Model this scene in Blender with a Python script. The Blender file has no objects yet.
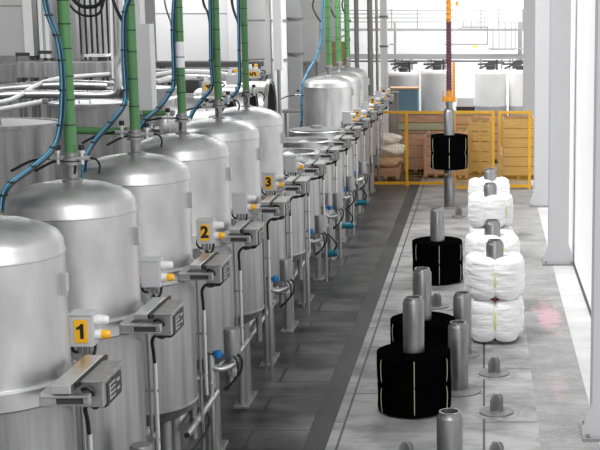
import bpy, math, random
from math import sin, cos, tan, pi, radians, atan2, sqrt
from mathutils import Vector, Matrix
random.seed(4)
SC = bpy.context.scene
COL = SC.collection
CAMZ = 4.0
TH = radians(9.46)
F = 1320.0
CX, CY = 484.0, 225.0

def at(px, py, Y):
    """world point on the plane at distance Y whose picture position is px, py"""
    u = (px - CX) / F; v = (py - CY) / F
    dy = cos(TH) - v * sin(TH); dz = -sin(TH) - v * cos(TH)
    t = Y / dy
    return Vector((u * t, Y, CAMZ + dz * t))

# ------------------------------------------------------------------ materials
def mat(name, col, rough=0.6, metal=0.0, noise=0.0, scale=(4, 4, 4), bump=0.0, bscale=40.0, emit=0.0, alpha=1.0, spec=0.5, rvar=0.0, detail=4):
    m = bpy.data.materials.new(name); m.use_nodes = True
    nt = m.node_tree; b = nt.nodes['Principled BSDF']
    c = (col[0], col[1], col[2], 1)
    b.inputs['Base Color'].default_value = c
    b.inputs['Roughness'].default_value = rough
    b.inputs['Metallic'].default_value = metal
    b.inputs['Specular IOR Level'].default_value = spec
    if emit:
        b.inputs['Emission Color'].default_value = c
        b.inputs['Emission Strength'].default_value = emit
    if noise or bump or rvar:
        tc = nt.nodes.new('ShaderNodeTexCoord')
        mp = nt.nodes.new('ShaderNodeMapping'); mp.inputs['Scale'].default_value = scale
        nt.links.new(tc.outputs['Object'], mp.inputs['Vector'])
        n = nt.nodes.new('ShaderNodeTexNoise'); n.inputs['Scale'].default_value = 1.0; n.inputs['Detail'].default_value = detail
        nt.links.new(mp.outputs[0], n.inputs['Vector'])
        if noise:
            r = nt.nodes.new('ShaderNodeMapRange')
            r.inputs['From Min'].default_value = 0.25; r.inputs['From Max'].default_value = 0.75
            r.inputs['To Min'].default_value = 1 - noise; r.inputs['To Max'].default_value = 1 + noise * 0.6
            nt.links.new(n.outputs['Fac'], r.inputs['Value'])
            mx = nt.nodes.new('ShaderNodeVectorMath'); mx.operation = 'SCALE'
            mx.inputs[0].default_value = col[:3]
            nt.links.new(r.outputs[0], mx.inputs['Scale'])
            nt.links.new(mx.outputs[0], b.inputs['Base Color'])
        if rvar:
            r2 = nt.nodes.new('ShaderNodeMapRange')
            r2.inputs['From Min'].default_value = 0.3; r2.inputs['From Max'].default_value = 0.7
            r2.inputs['To Min'].default_value = max(0.05, rough - rvar); r2.inputs['To Max'].default_value = min(1, rough + rvar)
            nt.links.new(n.outputs['Fac'], r2.inputs['Value'])
            nt.links.new(r2.outputs[0], b.inputs['Roughness'])
        if bump:
            n2 = nt.nodes.new('ShaderNodeTexNoise'); n2.inputs['Scale'].default_value = bscale; n2.inputs['Detail'].default_value = 3
            nt.links.new(mp.outputs[0] if bscale < 0 else tc.outputs['Object'], n2.inputs['Vector'])
            if bscale < 0: n2.inputs['Scale'].default_value = -bscale
            bp = nt.nodes.new('ShaderNodeBump'); bp.inputs['Strength'].default_value = bump; bp.inputs['Distance'].default_value = 0.02
            nt.links.new(n2.outputs['Fac'], bp.inputs['Height'])
            nt.links.new(bp.outputs[0], b.inputs['Normal'])
    return m

M = {}
M['steel'] = mat('brushed_steel', (0.62, 0.62, 0.62), 0.36, 0.94, 0.24, (5, 5, 2.4), 0.06, 26, rvar=0.08)
M['steel_body'] = mat('streaked_steel', (0.43, 0.43, 0.43), 0.42, 0.85, 0.34, (17, 17, 0.9), 0.08, 20, rvar=0.08)
M['steel_dark'] = mat('dull_steel', (0.33, 0.33, 0.33), 0.42, 0.8, 0.2, (9, 9, 4))
M['steel_bright'] = mat('bright_steel', (0.72, 0.72, 0.72), 0.30, 0.9, 0.1, (9, 9, 3))
M['tube'] = mat('worn_tube_steel', (0.30, 0.30, 0.30), 0.34, 0.85, 0.35, (14, 14, 3), rvar=0.08)
M['hole'] = mat('dark_inside', (0.02, 0.02, 0.02), 0.9)
M['grey_box'] = mat('grey_enamel', (0.55, 0.55, 0.56), 0.5, 0, 0.05)
M['light_box'] = mat('light_grey_plastic', (0.78, 0.78, 0.78), 0.45, 0, 0.04)
M['yellow_plate'] = mat('amber_yellow_label', (0.95, 0.50, 0.01), 0.5, 0, 0.04)
M['ink'] = mat('black_ink', (0.012, 0.010, 0.010), 0.6, 0, 0.1)
M['amber'] = mat('amber_lens', (0.98, 0.50, 0.02), 0.25, 0, 0.12, (40, 40, 40))
M['white_lens'] = mat('clear_lens', (0.85, 0.85, 0.85), 0.2, 0, 0.08, (40, 40, 40))
M['green'] = mat('green_pipe_paint', (0.085, 0.235, 0.085), 0.42, 0, 0.14, (6, 6, 3))
M['tie'] = mat('black_tie', (0.01, 0.03, 0.02), 0.6, 0, 0.1)
M['blue'] = mat('blue_hose', (0.01, 0.17, 0.33), 0.35, 0, 0.15, (10, 10, 10))
M['paleblue'] = mat('pale_blue_hose', (0.14, 0.40, 0.55), 0.35, 0, 0.15, (10, 10, 10))
M['knob'] = mat('blue_knob_plastic', (0.01, 0.20, 0.55), 0.35, 0, 0.1)
M['teal'] = mat('teal_enamel', (0.01, 0.19, 0.26), 0.4, 0, 0.2, (12, 12, 12))
M['rubber'] = mat('black_rubber', (0.012, 0.012, 0.012), 0.5, 0, 0.2)
M['panel'] = mat('black_panel', (0.02, 0.02, 0.02), 0.4, 0, 0.2)
M['mark'] = mat('white_print', (0.42, 0.42, 0.42), 0.6, 0, 0.1)
M['black_yarn'] = mat('black_yarn', (0.0022, 0.0022, 0.0025), 1.0, 0, 0.35, (20, 20, 90), 0.3, 90, spec=0.0)
M['white_yarn'] = mat('white_yarn', (0.93, 0.93, 0.93), 0.9, 0, 0.05, (5, 5, 22), 1.0, -1.0, spec=0.2)
M['string'] = mat('pale_string', (0.55, 0.55, 0.38), 0.9, 0, 0.2)
M['ystring'] = mat('yellow_green_string', (0.75, 0.85, 0.25), 0.9, 0, 0.1)
M['redknot'] = mat('red_knot', (0.5, 0.05, 0.03), 0.9, 0, 0.1)
M['fence'] = mat('yellow_fence_paint', (0.80, 0.42, 0.01), 0.45, 0, 0.12)
M['fence_mesh'] = mat('yellow_wire_mesh', (0.70, 0.36, 0.02), 0.5, 0, 0.1)
M['orange'] = mat('orange_enamel', (0.66, 0.26, 0.01), 0.45, 0, 0.3, (20, 20, 20))
M['coil_red'] = mat('dark_red_coil', (0.20, 0.02, 0.04), 0.5, 0, 0.4, (20, 20, 20))
M['coil_core'] = mat('dark_teal_core', (0.03, 0.05, 0.06), 0.6, 0, 0.2)
M['wood'] = mat('pinkish_pallet_wood', (0.62, 0.37, 0.27), 0.8, 0, 0.3, (2, 2, 14))
M['wood2'] = mat('tan_board_wood', (0.60, 0.42, 0.19), 0.8, 0, 0.25, (2, 2, 14))
M['wood_dark'] = mat('dark_brown_wood', (0.17, 0.10, 0.06), 0.8, 0, 0.3, (2, 2, 10))
M['board_green'] = mat('pale_green_board', (0.50, 0.55, 0.40), 0.8, 0, 0.2)
M['sack'] = mat('cream_sack', (0.95, 0.90, 0.80), 0.9, 0, 0.12, (9, 9, 9), 0.5, 30)
M['sack_tan'] = mat('tan_sack', (0.72, 0.50, 0.32), 0.9, 0, 0.2, (9, 9, 9), 0.5, 30)
M['vat'] = mat('white_plastic_vat', (0.68, 0.68, 0.68), 0.6, 0, 0.1, (3, 3, 2))
M['vat_grey'] = mat('grey_vat_base', (0.35, 0.35, 0.35), 0.6, 0, 0.1)
M['bluebin'] = mat('blue_bin_plastic', (0.19, 0.36, 0.46), 0.6, 0, 0.15, (3, 3, 2))
M['wall_white'] = mat('white_wall_panel', (0.92, 0.92, 0.92), 0.7, 0, 0.02, (1, 1, 1))
M['wall_grey'] = mat('grey_wall_panel', (0.60, 0.60, 0.60), 0.7, 0, 0.06, (1, 1, 1))
M['col'] = mat('pale_grey_column_paint', (0.50, 0.50, 0.51), 0.6, 0, 0.05, (1, 1, 1))
M['white_paint'] = mat('white_enamel', (0.85, 0.85, 0.85), 0.5, 0, 0.03, (2, 2, 2))
M['beam'] = mat('grey_steel_paint', (0.24, 0.24, 0.24), 0.6, 0, 0.12, (3, 3, 3))
M['dark'] = mat('charcoal_and_shade', (0.045, 0.045, 0.045), 0.6, 0, 0.2)  # also colours the lid insides, as painted shade
M['gold'] = mat('brown_gold_panel', (0.24, 0.19, 0.06), 0.5, 0, 0.3, (10, 10, 10))
M['peg'] = mat('cast_iron', (0.24, 0.24, 0.24), 0.55, 0.2, 0.25, (14, 14, 14))
M['sign'] = mat('yellow_green_sign', (0.62, 0.68, 0.12), 0.5, 0, 0.1)
M['worn_ring'] = mat('worn_steel_ring', (0.36, 0.36, 0.36), 0.6, 0.0, 0.6, (10, 10, 10))
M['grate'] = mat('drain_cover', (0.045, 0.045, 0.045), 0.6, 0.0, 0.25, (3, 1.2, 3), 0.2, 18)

def floor_mat(name, base, joint, noise_lo, bw, bh, rot=0.0, rough=0.5, pink=False, mort=0.012, ndet=6, nsc=0.9, lo=0.35, hi=0.68):
    m = bpy.data.materials.new(name); m.use_nodes = True
    nt = m.node_tree; b = nt.nodes['Principled BSDF']; L = nt.links
    tc = nt.nodes.new('ShaderNodeTexCoord')
    mp = nt.nodes.new('ShaderNodeMapping'); mp.inputs['Rotation'].default_value = (0, 0, rot)
    L.new(tc.outputs['Object'], mp.inputs['Vector'])
    br = nt.nodes.new('ShaderNodeTexBrick')
    br.inputs['Scale'].default_value = 1; br.inputs['Brick Width'].default_value = bw; br.inputs['Row Height'].default_value = bh
    br.inputs['Mortar Size'].default_value = mort; br.inputs['Mortar Smooth'].default_value = 0.3
    br.inputs['Color1'].default_value = (*[base] * 3, 1); br.inputs['Color2'].default_value = (*[base * 0.84] * 3, 1)
    br.inputs['Mortar'].default_value = (*[joint] * 3, 1)
    L.new(mp.outputs[0], br.inputs['Vector'])
    mp2 = nt.nodes.new('ShaderNodeMapping'); mp2.inputs['Scale'].default_value = (nsc, nsc * 1.6, 1)
    L.new(tc.outputs['Object'], mp2.inputs['Vector'])
    n = nt.nodes.new('ShaderNodeTexNoise'); n.inputs['Scale'].default_value = 1; n.inputs['Detail'].default_value = ndet; n.inputs['Roughness'].default_value = 0.65
    L.new(mp2.outputs[0], n.inputs['Vector'])
    r = nt.nodes.new('ShaderNodeMapRange')
    r.inputs['From Min'].default_value = lo; r.inputs['From Max'].default_value = hi
    r.inputs['To Min'].default_value = noise_lo; r.inputs['To Max'].default_value = 1.12
    L.new(n.outputs['Fac'], r.inputs['Value'])
    mx = nt.nodes.new('ShaderNodeVectorMath'); mx.operation = 'SCALE'
    L.new(br.outputs['Color'], mx.inputs[0]); L.new(r.outputs[0], mx.inputs['Scale'])
    last = mx.outputs[0]
    if pink:
        for (cx, cy, rx, ry, amt) in ((0.83, 16.8, 0.19, 1.0, 1.0), (0.80, 13.6, 0.12, 0.45, 0.4)):
            vm = nt.nodes.new('ShaderNodeVectorMath'); vm.operation = 'SUBTRACT'; vm.inputs[1].default_value = (cx, cy, 0)
            L.new(tc.outputs['Object'], vm.inputs[0])
            vs = nt.nodes.new('ShaderNodeVectorMath'); vs.operation = 'MULTIPLY'; vs.inputs[1].default_value = (1 / rx, 1 / ry, 0)
            L.new(vm.outputs[0], vs.inputs[0])
            ln = nt.nodes.new('ShaderNodeVectorMath'); ln.operation = 'LENGTH'
            L.new(vs.outputs[0], ln.inputs[0])
            n3 = nt.nodes.new('ShaderNodeTexNoise'); n3.inputs['Scale'].default_value = 7; n3.inputs['Detail'].default_value = 4
            L.new(tc.outputs['Object'], n3.inputs['Vector'])
            ad = nt.nodes.new('ShaderNodeMath'); ad.operation = 'MULTIPLY_ADD'; ad.inputs[1].default_value = 3.4; ad.inputs[2].default_value = -1.6
            L.new(n3.outputs['Fac'], ad.inputs[0])
            a2 = nt.nodes.new('ShaderNodeMath'); a2.operation = 'ADD'
            L.new(ln.outputs['Value'], a2.inputs[0]); L.new(ad.outputs[0], a2.inputs[1])
            rr = nt.nodes.new('ShaderNodeMapRange'); rr.inputs['From Min'].default_value = 1.1; rr.inputs['From Max'].default_value = 0.5
            rr.inputs['To Min'].default_value = 0; rr.inputs['To Max'].default_value = 0.6 * amt
            L.new(a2.outputs[0], rr.inputs['Value'])
            mc = nt.nodes.new('ShaderNodeMix'); mc.data_type = 'RGBA'
            L.new(rr.outputs[0], mc.inputs['Factor']); L.new(last, mc.inputs[6])
            mc.inputs[7].default_value = (0.62, 0.36, 0.41, 1)
            last = mc.outputs[2]
    L.new(last, b.inputs['Base Color'])
    b.inputs['Roughness'].default_value = rough
    bp = nt.nodes.new('ShaderNodeBump'); bp.inputs['Strength'].default_value = 0.15; bp.inputs['Distance'].default_value = 0.01
    L.new(n.outputs['Fac'], bp.inputs['Height']); L.new(bp.outputs[0], b.inputs['Normal'])
    return m

M['floor_left'] = floor_mat('stained_wet_shaded_slabs', 0.105, 0.022, 0.12, 1.1, 0.55, 0, 0.36, nsc=1.1, mort=0.018, lo=0.40, hi=0.62)  # wet stained slabs, base also darkened to hold the light falloff
M['floor_mid'] = floor_mat('worn_concrete_slabs', 0.36, 0.05, 0.42, 1.9, 1.35, pi / 2, 0.5, mort=0.014, nsc=1.3, lo=0.32, hi=0.58)
M['floor_strip'] = floor_mat('fine_ribbed_tiles', 0.37, 0.25, 0.72, 0.06, 0.05, 0, 0.6, pink=True, mort=0.006, nsc=1.6)
M['floor_kerb'] = floor_mat('pale_concrete_margin', 0.56, 0.48, 0.85, 3.0, 1.5, 0, 0.6)

# ------------------------------------------------------------------ mesh building
class MB:
    def __init__(s): s.v = []; s.f = []; s.sm = []
    def add(s, vs, fs, smooth=False, mtx=None):
        o = len(s.v)
        for p in vs:
            p = Vector(p)
            s.v.append(tuple(mtx @ p) if mtx else tuple(p))
        for f in fs: s.f.append(tuple(i + o for i in f)); s.sm.append(smooth)
        return s
    def box(s, x0, x1, y0, y1, z0, z1, mtx=None):
        vs = [(x0, y0, z0), (x1, y0, z0), (x1, y1, z0), (x0, y1, z0), (x0, y0, z1), (x1, y0, z1), (x1, y1, z1), (x0, y1, z1)]
        return s.add(vs, [(0, 3, 2, 1), (4, 5, 6, 7), (0, 1, 5, 4), (1, 2, 6, 5), (2, 3, 7, 6), (3, 0, 4, 7)], False, mtx)
    def lathe(s, prof, n=32, mtx=None, rf=None, smooth=True, caps=(True, True), zf=None):
        """prof: list of (r, z)"""
        vs = []; fs = []; rings = []
        for r, z in prof:
            if r < 1e-6:
                rings.append([len(vs)]); vs.append((0, 0, z))
            else:
                ring = []
                for i in range(n):
                    a = 2 * pi * i / n
                    k = rf(a, z) if rf else 1.0
                    ring.append(len(vs)); vs.append((r * k * cos(a), r * k * sin(a), zf(a, z) if zf else z))
                rings.append(ring)
        for A, B in zip(rings, rings[1:]):
            if len(A) == 1 and len(B) == 1: continue
            for i in range(n):
                j = (i + 1) % n
                if len(A) == 1: fs.append((A[0], B[j], B[i]))
                elif len(B) == 1: fs.append((A[i], A[j], B[0]))
                else: fs.append((A[i], A[j], B[j], B[i]))
        if caps[0] and len(rings[0]) > 1: fs.append(tuple(reversed(rings[0])))
        if caps[1] and len(rings[-1]) > 1: fs.append(tuple(rings[-1]))
        return s.add(vs, fs, smooth, mtx)
    def cyl(s, p0, p1, r0, r1=None, n=16, smooth=True):
        p0 = Vector(p0); p1 = Vector(p1); d = p1 - p0
        q = d.to_track_quat('Z', 'Y').to_matrix().to_4x4()
        m = Matrix.Translation(p0) @ q
        return s.lathe([(r0, 0), (r1 if r1 is not None else r0, d.length)], n, m, smooth=smooth)
    def tube(s, pts, r, n=8, k=5, close=False):
        P = [Vector(p) for p in pts]
        if k > 1 and len(P) > 2:
            Q = []
            for i in range(len(P) - 1):
                a = P[max(i - 1, 0)]; b = P[i]; c = P[i + 1]; d = P[min(i + 2, len(P) - 1)]
                for j in range(k):
                    t = j / k
                    Q.append(0.5 * ((2 * b) + (c - a) * t + (2 * a - 5 * b + 4 * c - d) * t * t + (3 * b - a - 3 * c + d) * t ** 3))
            Q.append(P[-1]); P = Q
        vs = []; fs = []
        prev = None
        for i, p in enumerate(P):
            t = (P[min(i + 1, len(P) - 1)] - P[max(i - 1, 0)]).normalized()
            if prev is None:
                u = t.orthogonal().normalized()
            else:
                u = (prev - t * prev.dot(t)).normalized()
            prev = u; w = t.cross(u)
            for j in range(n):
                a = 2 * pi * j / n
                vs.append(p + r * (cos(a) * u + sin(a) * w))
        for i in range(len(P) - 1):
            for j in range(n):
                jj = (j + 1) % n
                fs.append((i * n + j, i * n + jj, (i + 1) * n + jj, (i + 1) * n + j))
        fs.append(tuple(reversed(range(n)))); fs.append(tuple((len(P) - 1) * n + j for j in range(n)))
        return s.add(vs, fs, True)
    def prism(s, pts, y0, y1, mtx=None):
        """pts in xz plane, extruded along y"""
        n = len(pts)
        vs = [(x, y0, z) for x, z in pts] + [(x, y1, z) for x, z in pts]
        fs = [tuple(range(n)), tuple(reversed(range(n, 2 * n)))]
        for i in range(n):
            j = (i + 1) % n; fs.append((i, i + n, j + n, j))
        return s.add(vs, fs, False, mtx)
    def mesh(s, name, m):
        me = bpy.data.meshes.new(name)
        me.from_pydata(s.v, [], s.f)
        me.polygons.foreach_set('use_smooth', s.sm)
        me.materials.append(m)
        me.update()
        import bmesh
        bm = bmesh.new(); bm.from_mesh(me); bmesh.ops.recalc_face_normals(bm, faces=bm.faces); bm.to_mesh(me); bm.free()
        return me
    def build(s, name, m, parent=None, loc=None, bevel=0, rot=None):
        return link(name, s.mesh(name, m), parent, loc, bevel, rot)

def link(name, me, parent=None, loc=None, bevel=0, rot=None):
    o = bpy.data.objects.new(name, me); COL.objects.link(o)
    if parent: o.parent = parent
    if loc is not None: o.location = loc
    if rot is not None: o.rotation_euler = rot
    if bevel:
        b = o.modifiers.new('bevel', 'BEVEL'); b.width = bevel; b.segments = 2; b.limit_method = 'ANGLE'; b.angle_limit = radians(50)
    elif me.polygons and any(p.use_smooth for p in me.polygons):
        e = o.modifiers.new('split', 'EDGE_SPLIT'); e.split_angle = radians(38)
    return o

def thing(name, label, cat, loc=(0, 0, 0), group=None, rz=0):
    o = bpy.data.objects.new(name, None); COL.objects.link(o); o.location = loc; o.rotation_euler.z = rz
    o.empty_display_size = 0.1
    return tag(o, label, cat, group)
def tag(o, label, cat, group=None):
    o['label'] = label; o['category'] = cat
    if group: o['group'] = group
    return o
def struct(name, mb, m, bevel=0):
    o = mb.build(name, m, bevel=bevel); o['kind'] = 'structure'; return o

CACHE = {}
def cached(key, fn):
    if key not in CACHE: CACHE[key] = fn()
    return CACHE[key]

def text_mesh(t, size, m):
    cu = bpy.data.curves.new('t', 'FONT'); cu.body = t; cu.size = size; cu.extrude = 0.001; cu.offset = size * 0.04
    cu.align_x = 'CENTER'; cu.align_y = 'CENTER'
    o = bpy.data.objects.new('t', cu); COL.objects.link(o)
    dg = bpy.context.evaluated_depsgraph_get()
    me = bpy.data.meshes.new_from_object(o.evaluated_get(dg))
    bpy.data.objects.remove(o); bpy.data.curves.remove(cu)
    me.materials.clear(); me.materials.append(m)
    me.transform(Matrix.Rotation(pi / 2, 4, 'X'))
    return me

# ------------------------------------------------------------------ setting
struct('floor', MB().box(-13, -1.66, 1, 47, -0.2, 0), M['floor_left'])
o = struct('floor_slabs', MB().box(-1.45, 0.52, 1, 47, -0.2, 0), M['floor_mid'])
o = struct('floor_ribbed', MB().box(0.52, 1.07, 1, 47, -0.2, 0), M['floor_strip'])
o = struct('floor_margin', MB().box(1.07, 1.60, 1, 47, -0.2, 0), M['floor_kerb'])
mb = MB()
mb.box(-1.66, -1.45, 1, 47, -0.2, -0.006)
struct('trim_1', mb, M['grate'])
# right wall of wide flat panels
mb = MB(); y = 1.0
while y < 47:
    mb.box(1.41, 1.47, y, y + 1.985, 0.0, 6.5); y += 2.0
mb.box(1.44, 1.50, 1, 47, 0, 6.5)
struct('wall_right', mb, M['wall_white'])
struct('baseboard_right', MB().box(1.385, 1.41, 1, 47, 0.0, 0.035), M['dark'])
struct('wall_back', MB().box(-13, 1.5, 47, 47.2, 0, 7.5), M['wall_white'])
struct('wall_left', MB().box(-13.2, -13, 1, 47.2, 0, 7.5), M['wall_grey'])
# grey partition behind the vats
mb = MB()
x = -12.9
while x < -4.5:
    mb.box(x, x + 1.18, 29.9, 30.0, 0, 7.0); x += 1.2
mb.box(-12.9, -4.6, 30.0, 30.1, 0, 7.0)
struct('wall_partition', mb, M['wall_grey'])

# columns along the right wall
COLL = ['pale grey steel column nearest the camera at the right edge of the photo', 'wide pale grey steel column in front of the white wall, second from the front',
        'grey steel column third from the front, just behind the yellow fence corner side', 'narrow far grey steel column rising behind the yellow fence']
def column(Y, label, gusset=True):
    t = thing('steel_column', label, 'column', (1.165, Y, 0), 'steel columns along the white wall')
    mb = MB()
    mb.box(-0.155, 0.155, -0.15, -0.13, 0.03, 6.5); mb.box(-0.155, 0.155, 0.13, 0.15, 0.03, 6.5); mb.box(-0.012, 0.012, -0.13, 0.13, 0.03, 6.5)
    mb.build('shaft', M['col'], t)
    MB().box(-0.25, 0.235, -0.25, 0.25, 0, 0.03).build('base_plate', M['beam'], t)
    for sx in (-1, 1):
        x0 = sx * 0.155; x1 = sx * (0.245 if sx < 0 else 0.23)
        MB().prism([(x0, 0.03), (x1, 0.03), (x1, 0.10), (x0, 0.34)], -0.15, -0.13).build('gusset', M['col'], t)
    for sx in (-0.2, 0.2):
        for sy in (-0.21, 0.21):
            MB().cyl((sx, sy, 0.03), (sx, sy, 0.06), 0.018, n=8).build('bolt', M['steel_dark'], t)
for Y, l in zip((12.0, 20.4, 26.4, 34.2), COLL): column(Y, l)

# ------------------------------------------------------------------ dyeing vessels
R = 0.41
def lid_prof(z0, zs):
    out = [(R + 0.005, z0), (R, z0 + 0.02), (R, zs), (R + 0.004, zs + 0.004), (R + 0.004, zs + 0.014), (R, zs + 0.02), (R - 0.006, zs + 0.07), (R - 0.03, zs + 0.11), (R - 0.08, zs + 0.14), (R - 0.17, zs + 0.172), (R - 0.28, zs + 0.192), (0, zs + 0.2)]
    inn = [(0, zs + 0.18), (R - 0.17, zs + 0.15), (R - 0.06, zs + 0.09), (R - 0.03, zs), (R - 0.03, z0)]
    return out, inn
def lid_mesh(z0, zs):
    o_, i_ = lid_prof(z0, zs)
    mb = MB(); mb.lathe(o_, 64, caps=(False, False))
    mb.lathe([(R + 0.005, z0), (R - 0.03, z0)], 64, caps=(False, False), smooth=False)
    return mb.mesh('lid', M['steel'])
def shaded_inside_mesh(z0, zs):
    return MB().lathe(lid_prof(z0, zs)[1], 40, caps=(False, False)).mesh('shaded_lid_inside', M['dark'])  # inside of the steel lid, coloured dark to stand in for shade
def ring_mesh(z0, z1):
    return MB().lathe([(R + 0.002, z0), (R + 0.022, z0), (R + 0.03, z0 + 0.01), (R + 0.03, z1 - 0.012), (R + 0.018, z1), (R - 0.05, z1), (R - 0.05, z0)], 64).mesh('clamp_ring', M['steel'])
def body_mesh(z1):
    p = [(0, 0.80), (0.15, 0.81), (0.28, 0.85), (0.36, 0.90), (0.40, 0.955), (R + 0.006, 0.975), (R + 0.006, 0.99), (R, 0.995), (R, z1), (R - 0.03, z1), (R - 0.03, 1.2), (0, 1.2)]
    return MB().lathe(p, 64).mesh('vessel_body', M['steel_body'])
def neck_mesh(z):
    return MB().lathe([(0.075, z - 0.01), (0.06, z + 0.012), (0.034, z + 0.02), (0.034, z + 0.105), (0.062, z + 0.107), (0.062, z + 0.127), (0.045, z + 0.13)], 20).mesh('neck', M['steel_dark'])

def hingeM():
    h = Vector((-0.45, 0, 2.05))
    return Matrix.Translation(h) @ Matrix.Rotation(-pi / 2, 4, 'Y') @ Matrix.Translation(-h)
OPENM = hingeM()

BOXP = {6.85: (.405, .33, 2.22), 8.33: (.41, .37, 2.23), 9.89: (.438, .42, 2.235), 11.45: (.425, .42, 2.225), 13.03: (.435, .42, 2.215)}
def vessel(Y, kind, number, label, X=-2.64):
    bp_ = BOXP.get(Y, (.435, .40, 2.215))
    if Y > 22: bp_ = (.46, .38, 2.14)
    if kind == 'open': bp_ = (.50, .33, 2.36)
    t = thing('dyeing_vessel', label, 'vessel', (X, Y, 0), 'steel dyeing vessels in the long row')
    z0, zs = (2.06, 2.70) if kind in ('closed', 'open', 'flat') else (1.80, 2.63)
    if kind in ('closed', 'open', 'tall'):
        lid = link('lid', cached(('lid', z0), lambda: lid_mesh(z0, zs)), t)
        nk = link('neck', cached(('neck', z0), lambda: neck_mesh(zs + 0.195)), t)
        nk.location = (0.022, 0, 0)
        link('shaded_lid_inside', cached(('lin', z0), lambda: shaded_inside_mesh(z0, zs)), lid)
        if kind == 'open':
            lid.matrix_local = OPENM; nk.matrix_local = OPENM
            rim = MB().lathe([(R, 2.045), (R + 0.035, 2.045), (R + 0.035, 2.10), (R, 2.10)], 48, caps=(False, False)).build('lid_rim', M['steel_dark'], t); rim.matrix_local = OPENM
            mb = MB().box(-0.52, -0.42, -0.12, 0.12, 1.9, 2.12); mb.build('hinge', M['steel_dark'], t)
        rp = link('lid_lug', cached('lug', lambda: MB().box(R - 0.03, R + 0.032, -0.045, -0.035, 2.49, 2.61).box(R - 0.03, R + 0.022, -0.036, 0.03, 2.50, 2.60).mesh('lid_lug', M['steel'])), t, bevel=0.003)
        if kind == 'open': rp.matrix_local = OPENM
    if kind in ('flat',):
        MB().lathe([(0, 2.06), (0.30, 2.06), (0.40, 2.062), (0.40, 2.075), (0.1, 2.085), (0.09, 2.12), (0, 2.14)], 40).build('flat_cover', M['steel_dark'], t)
    if kind == 'open':
        MB().lathe([(0, 1.95), (0.365, 1.95), (0.365, 1.98), (0.10, 1.98), (0.09, 2.03), (0.0, 2.06)], 32).build('inner_plate', M['steel'], t)
    zr = z0
    link('clamp_ring', cached(('ring', zr), lambda: ring_mesh(zr - 0.115, zr)), t)
    link('vessel_body', cached(('body', zr), lambda: body_mesh(zr - 0.11)), t)
    # legs and foot plates
    for sx in (0.20, -0.24):
        for sy in (-0.16, 0.12):
            link('leg', cached('leg', lambda: MB().cyl((0, 0, 0.03), (0, 0, 0.93), 0.044, n=16).mesh('leg', M['steel_body'])), t, (sx, sy, 0))
        link('foot_plate', cached('foot', lambda: MB().box(-0.075, 0.075, -0.28, 0.28, 0, 0.03).mesh('foot_plate', M['steel_body'])), t, (sx, 0, 0), bevel=0.004)
    # signal box
    sb_me = cached('sbox', lambda: MB().box(-0.065, 0.065, -0.055, 0.055, -0.095, 0.080).box(-0.069, 0.069, -0.06, 0.06, 0.080, 0.096).mesh('signal_box', M['grey_box']))
    sb = link('signal_box', sb_me, t, bp_, bevel=0.004)
    def lamp(z, r, m, nm):
        return cached(nm, lambda: MB().lathe([(r * 1.15, 0), (r * 1.15, 0.03), (r, 0.032), (r, 0.062), (r * 0.8, 0.074), (0, 0.077)], 20, Matrix.Rotation(pi / 2, 4, 'Y')).mesh(nm, m))
    l1 = link('white_lamp', lamp(0, 0.026, M['white_lens'], 'white_lamp'), sb, (0.065, 0, 0.048)); l1['label'] = 'clear ribbed lamp'
    l2 = link('amber_lamp', cached('amb', lambda: MB().lathe([(0.026, 0.035), (0.027, 0.065), (0.020, 0.080), (0, 0.084)], 20, Matrix.Rotation(pi / 2, 4, 'Y')).mesh('amber_lamp', M['amber'])), sb, (0.065, 0, -0.036)); l2['label'] = 'amber lamp cap'
    link('lamp_base', cached('ambb', lambda: MB().lathe([(0.029, 0), (0.029, 0.034), (0.02, 0.035)], 20, Matrix.Rotation(pi / 2, 4, 'Y')).mesh('lamp_base', M['white_lens'])), sb, (0.065, 0, -0.036))
    link('cable_gland', cached('glands', lambda: MB().cyl((-0.03, 0, -0.15), (-0.03, 0, -0.09), 0.012, n=8).cyl((0.0, 0, -0.16), (0.0, 0, -0.09), 0.012, n=8).cyl((0.03, 0, -0.15), (0.03, 0, -0.09), 0.012, n=8).mesh('cable_gland', M['steel_dark'])), sb)
    link('cable', cached('sbcab', lambda: MB().tube([(0.0, 0, -0.15), (0.02, -0.02, -0.18), (0.05, 0.0, -0.15), (0.045, 0.05, -0.09)], 0.009, 6).tube([(-0.03, 0, -0.14), (-0.06, -0.01, -0.13), (-0.08, 0.02, -0.1), (-0.075, 0.06, -0.06)], 0.009, 6).mesh('cable', M['rubber'])), sb)
    if number:
        pl = link('number_plate', cached('plate', lambda: MB().box(-0.036, 0.036, -0.0605, -0.055, -0.070, 0.060).mesh('number_plate', M['yellow_plate'])), sb); pl['label'] = 'yellow plate with a black number'
        if number == '1':
            fn = lambda: MB().prism([(-0.004, -0.042), (0.016, -0.042), (0.016, 0.042), (0.002, 0.042), (-0.010, 0.028), (-0.024, 0.022), (-0.024, 0.008), (-0.004, 0.014)], -0.001, 0.001).mesh('number', M['ink'])
        else: fn = lambda: text_mesh(number, 0.125, M['ink'])
        d = link('number', cached('n' + number, fn), sb, (0, -0.0622, -0.004)); d['label'] = 'black digit ' + number
    if kind == 'open':
        sb.matrix_local = OPENM @ Matrix.Translation(bp_)
    # bracket arm for box
    if kind != 'open':
        MBk = cached('brk' + str(z0), lambda: MB().box(0.30, 0.46, 0.24, 0.42, 1.97, 1.985).prism([(0.30, 1.985), (0.44, 1.985), (0.36, 2.075), (0.30, 2.09)], 0.22, 0.235).cyl((0.395, 0.34, 1.985), (0.395, 0.34, 2.06), 0.02, n=10).cyl((0.44, 0.22, 2.03), (0.52, 0.22, 2.03), 0.025, n=12).mesh('box_bracket', M['steel_dark']))
        link('box_bracket', MBk, t, (bp_[0] - 0.395, bp_[1] - 0.33, bp_[2] - 2.215))
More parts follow.
